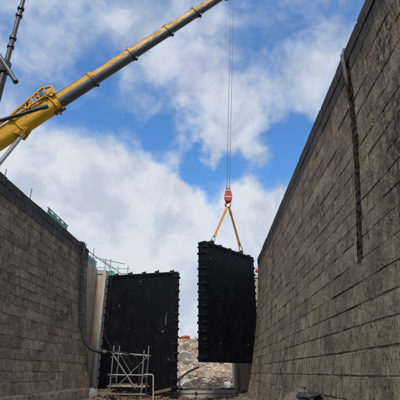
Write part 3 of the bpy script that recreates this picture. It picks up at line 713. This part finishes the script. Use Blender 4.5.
b_ = MB(); b_.box((-28, 40, 9.0), (9, 2.4, .8)); b_.box((-28.5, 40, 10.2), (4, 2.2, 1.4)); b_.build('carrier', 'dark_grey_paint', c2, bev=.06)
for i in range(4):
    for y in (38.9, 41.1):
        b_ = MB(); x = -31.4 + i * 2.3; b_.tube([(x, y - .2, 8.45), (x, y - .17, 8.45), (x, y + .17, 8.45), (x, y + .2, 8.45)], [.48, .58, .58, .48], 18); b_.build('wheel', 'rubber', c2, smooth='angle')

# ------------------------------------------------------------------ guard rails and green netting on the left bank
def guard(label, posts, rails, nets, net_h, zbase=7.87):
    root = tag(empty('guard_rail', (*posts[0][:2], zbase)), label, 'railing')
    for (x, y, h) in posts:
        b_ = MB(); b_.tube([(x, y, zbase), (x, y, zbase + h)], .025, 8); b_.build('post', 'galvanised', root)
    for (p, q) in rails:
        b_ = MB(); b_.tube([p, q], .025, 8); b_.build('rail', 'galvanised', root)
    for i, (p, q) in enumerate(nets):
        b_ = MB(); n = 26; vs = []
        for k in range(n + 1):
            a = Vector(p).lerp(Vector(q), k / n); sag = .03 * math.sin(k * 1.9) + .02 * math.sin(k * 4.1)
            for z in range(6): vs.append(a + Vector((sag * (1 - abs(z - 2.5) / 5), sag * .4, net_h * z / 5 * (1 + .05 * math.sin(k * .9 + i)))))
        b_.add(vs, [(k * 6 + z, (k + 1) * 6 + z, (k + 1) * 6 + z + 1, k * 6 + z + 1) for k in range(n) for z in range(5)])
        o = b_.build('netting', 'debris_net', root, smooth=True); sm = o.modifiers.new('thick', 'SOLIDIFY'); sm.thickness = .006
    return root
zz = 7.87
guard('green netted guard rail along the top of the left wall', [(-7.95, 13.4, .9), (-7.9, 15.6, 1.1), (-7.85, 17.6, 1.0), (-7.78, 20.0, 1.0)],
      [((-7.85, 17.4, zz + .95), (-7.76, 20.1, zz + .95)), ((-7.85, 17.4, zz + .5), (-7.76, 20.1, zz + .5))], [((-7.87, 17.5, zz + .1), (-7.78, 20.0, zz + .1))], .80)
guard('scaffold guard rail with green netting behind the pier of the standing gate', [(-9.0, 26.2, 2.0), (-8.9, 28.9, 1.35), (-7.9, 29, 1.5), (-7.7, 23.4, 1.0), (-7.62, 24.8, 1.1), (-7.3, 28.2, 1.3), (-6.9, 29, .95), (-6.15, 29, 1.0)],
      [((-9.2, 29, zz + .9), (-6.0, 29, zz + .72)), ((-9.2, 29, zz + .45), (-6.0, 29, zz + .35)), ((-9.0, 26, zz + .9), (-8.9, 29.1, zz + .9)), ((-7.95, 28.4, zz + 1.25), (-6.6, 29.2, zz + .35)), ((-7.75, 22.9, zz + .62), (-7.4, 28.4, zz + .75)), ((-8.4, 27.2, zz + 1.15), (-6.3, 28.6, zz + 1.0))],
      [((-9.0, 26.2, zz + .05), (-8.9, 28.9, zz + .05)), ((-8.85, 28.95, zz + .0), (-7.1, 28.95, zz - .05)), ((-7.75, 22.9, zz - .2), (-7.55, 25.6, zz - .2))], .62)

# ------------------------------------------------------------------ hoses, scaffold tower, pipe
h = MB(); pts = []
ctrl = [lpt(20.7, 8.03, .9), lpt(20.7, 8.06, .12), lpt(20.7, 7.86, -.12), lpt(20.65, 7.0, -.12), lpt(20.6, 5.6, -.12), lpt(20.55, 4.6, -.12), lpt(20.5, 3.7, -.13), lpt(20.5, 3.0, -.25), Vector((-6.02, 20.5, 2.62)), Vector((-5.62, 20.55, 2.40)), Vector((-5.2, 20.8, 2.36))]
def catmull(c, n=8):
    c = [Vector(x) for x in c]; c = [c[0] * 2 - c[1]] + c + [c[-1] * 2 - c[-2]]; out = []
    for i in range(1, len(c) - 2):
        for k in range(n):
            t = k / n; out.append(.5 * ((2 * c[i]) + (c[i + 1] - c[i - 1]) * t + (2 * c[i - 1] - 5 * c[i] + 4 * c[i + 1] - c[i + 2]) * t * t + (3 * c[i] - c[i - 1] - 3 * c[i + 1] + c[i + 2]) * t ** 3))
    out.append(c[-2]); return out
hs = tag(empty('drain_hose', lpt(20.5, 2.4)), 'thick black hose running down the left wall and curving to the scaffold', 'hose')
pts = catmull(ctrl); h.tube(pts, .072, 12); h.build('hose', 'rubber', hs, smooth=True)
b_ = MB(); e = pts[-1]; b_.tube([pts[-4], pts[-1]], .10, 12); b_.build('coupling', 'dull_steel', hs, smooth='angle')
b_ = MB(); b_.tube(catmull([e, e + Vector((.5, .3, .02)), e + Vector((1.0, .6, -.05)), (-3.75, 21.7, 2.05), (-3.6, 21.75, 1.3), (-3.7, 21.8, .3)]), .04, 10); b_.build('tail_hose', 'rubber', hs, smooth=True)
for sy, sz in ((20.64, 7.2), (20.58, 6.2), (20.56, 5.2), (20.52, 4.2)):
    b_ = MB(); b_.tube([lpt(sy - .1, sz, -.01), lpt(sy - .1, sz, -.19), lpt(sy + .1, sz, -.19), lpt(sy + .1, sz, -.01)], .016, 6); b_.build('clip', 'dull_steel', hs)
b_ = MB(); b_.tube(catmull([lpt(20.9, 3.6, -.12), lpt(21.1, 2.6, -.2), lpt(21.2, 1.8, -.3), (-5.75, 21.4, 1.0), (-5.6, 21.5, .45)]), .008, 6); o = b_.build('cord', 'cord_yellow'); rebase(o, (-5.6, 21.5, .45)); tag(o, 'thin yellow-green cord trailing down beside the black hose', 'cord')
b_ = MB(); b_.tube(catmull([(-6.55, 24.6, 4.2), (-6.0, 23.6, 3.3), (-5.3, 22.7, 2.6), (-4.9, 22.0, 2.5), (-4.3, 21.9, 2.1), (-3.9, 21.9, 1.7)]), .018, 6); o = b_.build('cable', 'rubber'); rebase(o, (-4.9, 22, 2.5)); tag(o, 'slack dark cable from the standing gate to the scaffold top', 'cable')

sc = tag(empty('scaffold_tower', (-4.2, 22.1, .3)), 'small tubular steel scaffold tower in front of the standing gate', 'scaffold')
legs = {}
for i, (x, y, top) in enumerate(((-5.0, 21.5, 2.70), (-4.97, 22.7, 2.78), (-3.42, 21.5, 2.48), (-3.36, 22.7, 2.75))):
    b_ = MB(); b_.tube([(x - .02, y, floor_z(x, y) - .02), (x + .03, y, top)], .036, 10); b_.build('standard', 'galvanised', sc, smooth='angle')
    b_ = MB(); b_.box((x, y, floor_z(x, y) + .01), (.15, .15, .03)); b_.build('base_plate', 'galvanised', sc)
def ledger(p, q, r=.027, nm='ledger'):
    b_ = MB(); b_.tube([p, q], r, 8); return b_.build(nm, 'galvanised', sc, smooth='angle')
for z, s in ((2.36, -.12), (1.32, -.02), (.80, -.03), (.44, 0)):
    for y in (21.46, 22.74): ledger((-5.15, y, z), (-3.22, y, z + s))
for x in (-5.04, -3.38):
    for z in (2.15, 1.2, .7): ledger((x, 21.4, z), (x, 22.8, z))
for dy in (0, .09): ledger((-4.98, 21.40 + dy, 2.30 - dy), (-3.72, 21.40 + dy, .72 - dy), .03, 'brace')
ledger((-3.4, 22.8, 2.2), (-4.9, 22.8, .8), .024, 'brace')
ledger((-4.7, 21.42, 2.42), (-3.95, 21.6, 1.3), .02, 'brace')
for (x, y, z) in ((-5.0, 21.47, 2.36), (-3.4, 21.47, 2.24), (-5.0, 21.47, 1.32), (-3.4, 21.47, 1.3), (-5.0, 21.47, .8), (-3.4, 21.47, .77)):
    b_ = MB(); b_.box((x, y, z), (.11, .09, .11)); b_.build('coupler', 'scuffed_grey', sc, bev=.015)
for i, y in enumerate((22.0, 22.25, 22.5)):
    b_ = MB(); b_.box((-4.2, y, .87), (1.9, .22, .04)); b_.build('board', 'timber', sc, bev=.005)
b_ = MB(); b_.tube(catmull([(-3.3, 21.45, 1.33), (-2.98, 21.45, 1.33), (-2.86, 21.45, 1.24), (-2.83, 21.45, .8), (-2.80, 21.45, .1)], 6), .036, 10); o = b_.build('handrail_pipe', 'pale_dirty', smooth=True); rebase(o, (-2.8, 21.45, .1)); tag(o, 'pale bent pipe standing at the right side of the scaffold tower', 'pipe')

# ------------------------------------------------------------------ rocks
def rock_mesh(seed, sx=1, sy=1, sz=1, cutn=0):
    import bmesh
    rn = random.Random(seed); bm = bmesh.new(); bmesh.ops.create_icosphere(bm, subdivisions=1, radius=.5)
    off = Vector((seed * 3.3, 1.7, 9.1))
    for v in bm.verts:
        n = v.co.normalized(); k = 1 + .45 * mnoise.noise(n * 1.3 + off); v.co = Vector((n.x * sx, n.y * sy, n.z * sz)) * .5 * k
    for _ in range(4):
        d = Vector((rn.uniform(-1, 1), rn.uniform(-1, 1), rn.uniform(-1, 1))).normalized(); lim = rn.uniform(.22, .34)
        for v in bm.verts:
            e = v.co.dot(d)
            if e > lim: v.co -= d * (e - lim) * .9
    vs = [v.co.copy() for v in bm.verts]; fs = [tuple(v.index for v in f_.verts) for f_ in bm.faces]; bm.free(); return vs, fs
ROCKS = [rock_mesh(i, 1, 1, .8) for i in range(10)]
def dam_z(x, y):
    t = (y - 29.0) / 16.0; t = max(0, min(1.1, t)); z = -.05 + 4.55 * t ** 1.15
    if y > 45.5: z -= (y - 45.5) * .35
    return z + .35 * mnoise.noise(Vector((x * .35, y * .35, 2))) * min(1, t * 3) + .10 * mnoise.noise(Vector((x * 1.3, y * 1.3, 5))) - .02 * (x + 2.5)
d_ = MB(); nx, ny = 60, 80
vs = [(-10 + 19 * i / nx, 28.4 + 26 * j / ny, dam_z(-10 + 19 * i / nx, 28.4 + 26 * j / ny) - .04) for j in range(ny + 1) for i in range(nx + 1)]
d_.add(vs, [(j * (nx + 1) + i, j * (nx + 1) + i + 1, (j + 1) * (nx + 1) + i + 1, (j + 1) * (nx + 1) + i) for j in range(ny) for i in range(nx)])
tag(d_.build('rubble_bank', 'rubble', smooth=True), kind='structure')
rn = random.Random(31); rb = MB()
for i in range(9500):
    y = 28.9 + 17.5 * rn.random(); x = rn.uniform(-6.5, 5.0)
    s_ = rn.uniform(.08, .22) if rn.random() < .93 else rn.uniform(.24, .40) if rn.random() < .8 else rn.uniform(.45, .75)
    s_ *= .55 + 1.1 * max(0, .5 + mnoise.noise(Vector((x * .8, y * .5, 11.0))))
    vs, fs = ROCKS[i % 10]; rot = Matrix.Rotation(rn.uniform(0, 6.28), 3, 'Z') @ Matrix.Rotation(rn.uniform(-.8, .8), 3, 'X')
    c = Vector((x, y, dam_z(x, y) + s_ * .1)); rb.add([rot @ v * s_ + c for v in vs], fs)
tag(rb.build('rubble', 'rubble'), 'beige broken stone heaped across the channel beyond the gates', 'rubble', kind='stuff')
def big_rock(name, x, y, size, seed, mt, label, cat, lift=.2, rz=0., tilt=0.):
    vs, fs = rock_mesh(seed, *size); z = dam_z(x, y) + lift; b_ = MB(); rot = Matrix.Rotation(rz, 3, 'Z') @ Matrix.Rotation(tilt, 3, 'X'); b_.add([rot @ v for v in vs], fs)
    o = b_.build(name, mt, bev=.02); o.location = (x, y, z); tag(o, label, cat); return o
def slab(x, y, size, rot, label, lift=.25):
    b_ = MB(); rnd = random.Random(int(x * 100)); n = 7
    poly = [(size[0] / 2 * math.cos(6.283 * k / n) * rnd.uniform(.8, 1.15), size[1] / 2 * math.sin(6.283 * k / n) * rnd.uniform(.8, 1.15)) for k in range(n)]
    b_.prism(poly, -size[2] / 2, size[2] / 2); o = b_.build('broken_slab', 'pale_slab', bev=.03); o.location = (x, y, dam_z(x, y) + lift); o.rotation_euler = rot; tag(o, label, 'slab'); return o
slab(-2.3, 38.6, (1.2, .7, .3), (.35, .15, .3), 'largest pale slab high on the rubble beside the hanging gate')
slab(-3.35, 38.2, (1.1, .6, .25), (.3, -.3, -.2), 'pale slab high on the rubble beside the standing gate')
slab(-2.9, 40.3, (.9, .5, .2), (.5, .1, .9), 'small pale slab above the two larger ones on the rubble')
slab(-2.75, 33.6, (.8, .5, .25), (.4, .5, .2), 'pale slab halfway down the rubble in the gap between the gates', .2)
slab(-1.75, 31.2, (1.0, .6, .25), (.3, -.3, .4), 'pale slab lying at the lower end of the dark bent pipe', .2)
big_rock('boulder', 1.35, 30.6, (.55, .6, .75), 61, 'pale_slab', 'upright pale block at the foot of the tan pier', 'boulder', .3)
big_rock('boulder', -.2, 30.2, (.6, .5, .45), 62, 'rubber', 'blackish boulder on the debris below the hanging gate', 'boulder', .15)
# small orange excavator-like heap at the crest
oh = tag(empty('orange_skip', (-2.85, 46, 4.4)), 'small orange-brown skip at the crest of the rubble in the gap between the gates', 'skip')
b_ = MB(); b_.prism([(-3.3, 4.5), (-2.4, 4.5), (-2.2, 5.0), (-2.5, 5.18), (-3.1, 5.1), (-3.4, 4.9)], 45.5, 46.9); b_.build('body', 'orange_paint', oh, bev=.03)
b_ = MB(); b_.bar((-3.42, 45.47, 4.92), (-2.2, 45.47, 5.06), .08, .08); b_.build('rim', 'orange_paint', oh)
# dark bent pipe on the rubble
b_ = MB(); b_.tube(catmull([(-2.55, 31.2, dam_z(-2.55, 31.2) + .25), (-2.2, 31.6, dam_z(-2.2, 31.6) + .55), (-1.75, 32.2, dam_z(-1.75, 32.2) + .75), (-1.25, 32.8, dam_z(-1.25, 32.8) + .8), (-.9, 33.3, dam_z(-.9, 33.3) + .7)]), .075, 10); o = b_.build('bent_pipe', 'rubber', smooth=True); rebase(o, (-2.5, 31.2, dam_z(-2.5, 31.2))); tag(o, 'dark bent pipe lying up the rubble in the gap between the gates', 'pipe')
# tangled sticks and wreckage on the floor behind the sill
rn = random.Random(77); st = MB()
for i in range(900):
    x = rn.uniform(-5.5, 2.2); y = 28.3 + 4.6 * rn.random() ** 1.4; z = max(.12, dam_z(x, y)) + rn.uniform(.02, .35); L = rn.uniform(.2, 1.0); a = rn.uniform(0, 6.28); dz = rn.uniform(-.25, .25)
    d = Vector((math.cos(a), math.sin(a) * .6, dz)) * L / 2; st.bar(Vector((x, y, z)) - d, Vector((x, y, z)) + d, rn.uniform(.02, .07), rn.uniform(.02, .06))
tag(st.build('debris', 'scuffed_grey'), 'grey tangle of sticks and scrap on the floor behind the sill', 'debris', kind='stuff')
rn = random.Random(78); st = MB()
for i in range(260):
    x = rn.uniform(-6.2, -2.2); y = rn.uniform(20.8, 23.6); z = floor_z(x, y) + rn.uniform(.0, .14); L = rn.uniform(.15, .8); a = rn.uniform(0, 6.28)
    d = Vector((math.cos(a), math.sin(a), rn.uniform(-.15, .25))) * L / 2; st.bar(Vector((x, y, z)) - d, Vector((x, y, z)) + d, rn.uniform(.02, .09), rn.uniform(.02, .06))
for i in range(300):
    x = rn.uniform(-6.2, -1.8); y = rn.uniform(20.6, 24); s_ = rn.uniform(.06, .22); vs, fs = ROCKS[i % 10]; st.add([v * s_ + Vector((x, y, floor_z(x, y) + s_ * .15)) for v in vs], fs)
tag(st.build('debris', 'timber'), 'brown scrap timber and stones strewn round the scaffold foot', 'debris', kind='stuff')
rn = random.Random(79); st = MB()
for i in range(1500):
    x = rn.uniform(-6.0, 2.4); y = rn.uniform(23.2, 29.2); s_ = rn.uniform(.05, .16) if rn.random() < .9 else rn.uniform(.18, .34); vs, fs = ROCKS[i % 10]
    z = max(floor_z(x, y), .28 if 26.1 < y < 27.6 else -1); rot = Matrix.Rotation(rn.uniform(0, 6.28), 3, 'Z')
    st.add([rot @ v * s_ + Vector((x, y, z + s_ * .15)) for v in vs], fs)
for i in range(420):
    if i % 2: x = rn.uniform(.7, 2.05); y = rn.uniform(7.2, 11.5); z = floor_z(x, y); s_ = rn.uniform(.015, .06) if rn.random() < .92 else rn.uniform(.08, .14)
    else: q = lpt(rn.uniform(9, 21.4), .72); x = q.x + rn.uniform(-.02, .14); y = q.y; z = .70 - max(0, x - q.x - .08) * 1.2; s_ = rn.uniform(.04, .12)
    vs, fs = ROCKS[i % 10]; rot = Matrix.Rotation(rn.uniform(0, 6.28), 3, 'Z'); st.add([rot @ v * s_ + Vector((x, y, z + s_ * .1)) for v in vs], fs)
tag(st.build('debris', 'footing'), 'muddy brown stones lying along the wall feet and under the hanging gate', 'debris', kind='stuff')
for (p, q, w_, lab) in (((-2.9, 22.4, .46), (-2.1, 22.9, .62), .12, 'rusty brown timber baulk at the lower right corner of the standing gate'), ((-5.9, 21.6, .5), (-4.4, 21.2, .46), .1, 'long plank end lying across the foot of the scaffold tower')):
    b_ = MB(); b_.bar(p, q, w_, w_); o = b_.build('timber_baulk', 'timber', bev=.01); rebase(o, p); tag(o, lab, 'timber')

# ------------------------------------------------------------------ small things by the walls
def sack(name, loc, size, seed, mt, label, cat, sub=3, amp=.5):
    import bmesh
    bm = bmesh.new(); bmesh.ops.create_icosphere(bm, subdivisions=sub, radius=1)
    for v in bm.verts:
        n = v.co.normalized(); k = 1 + amp * .5 * mnoise.noise(n * 1.4 + Vector((seed, 0, 0))) + amp * .35 * abs(mnoise.noise(n * 3.6 + Vector((seed, 4, 0))))
        v.co = Vector((n.x * size[0], n.y * size[1], max(n.z, -.35) * size[2])) * k
    me = bpy.data.meshes.new(name); bm.to_mesh(me); bm.free(); me.materials.append(MATS[mt]); me.shade_smooth()
    o = bpy.data.objects.new(name, me); col.objects.link(o); o.location = loc; tag(o, label, cat); return o
sack('plastic_sheet', (1.98, 9.0, .99), (.22, .62, .09), 4, 'black_plastic', 'glossy black plastic sheeting on the silt heap at the right wall', 'sheeting', 4, 1.0)
sack('sack', (-5.75, 21.2, .42), (.24, .2, .3), 9, 'pale_sack', 'pale grey sack at the foot of the left wall beside the scaffold', 'sack')
sack('red_bundle', (2.98, 23.95, 7.16), (.11, .12, .16), 12, 'red_cloth', 'small red cloth bundle tied at the end of the right wall beside the hanging gate', 'bundle')
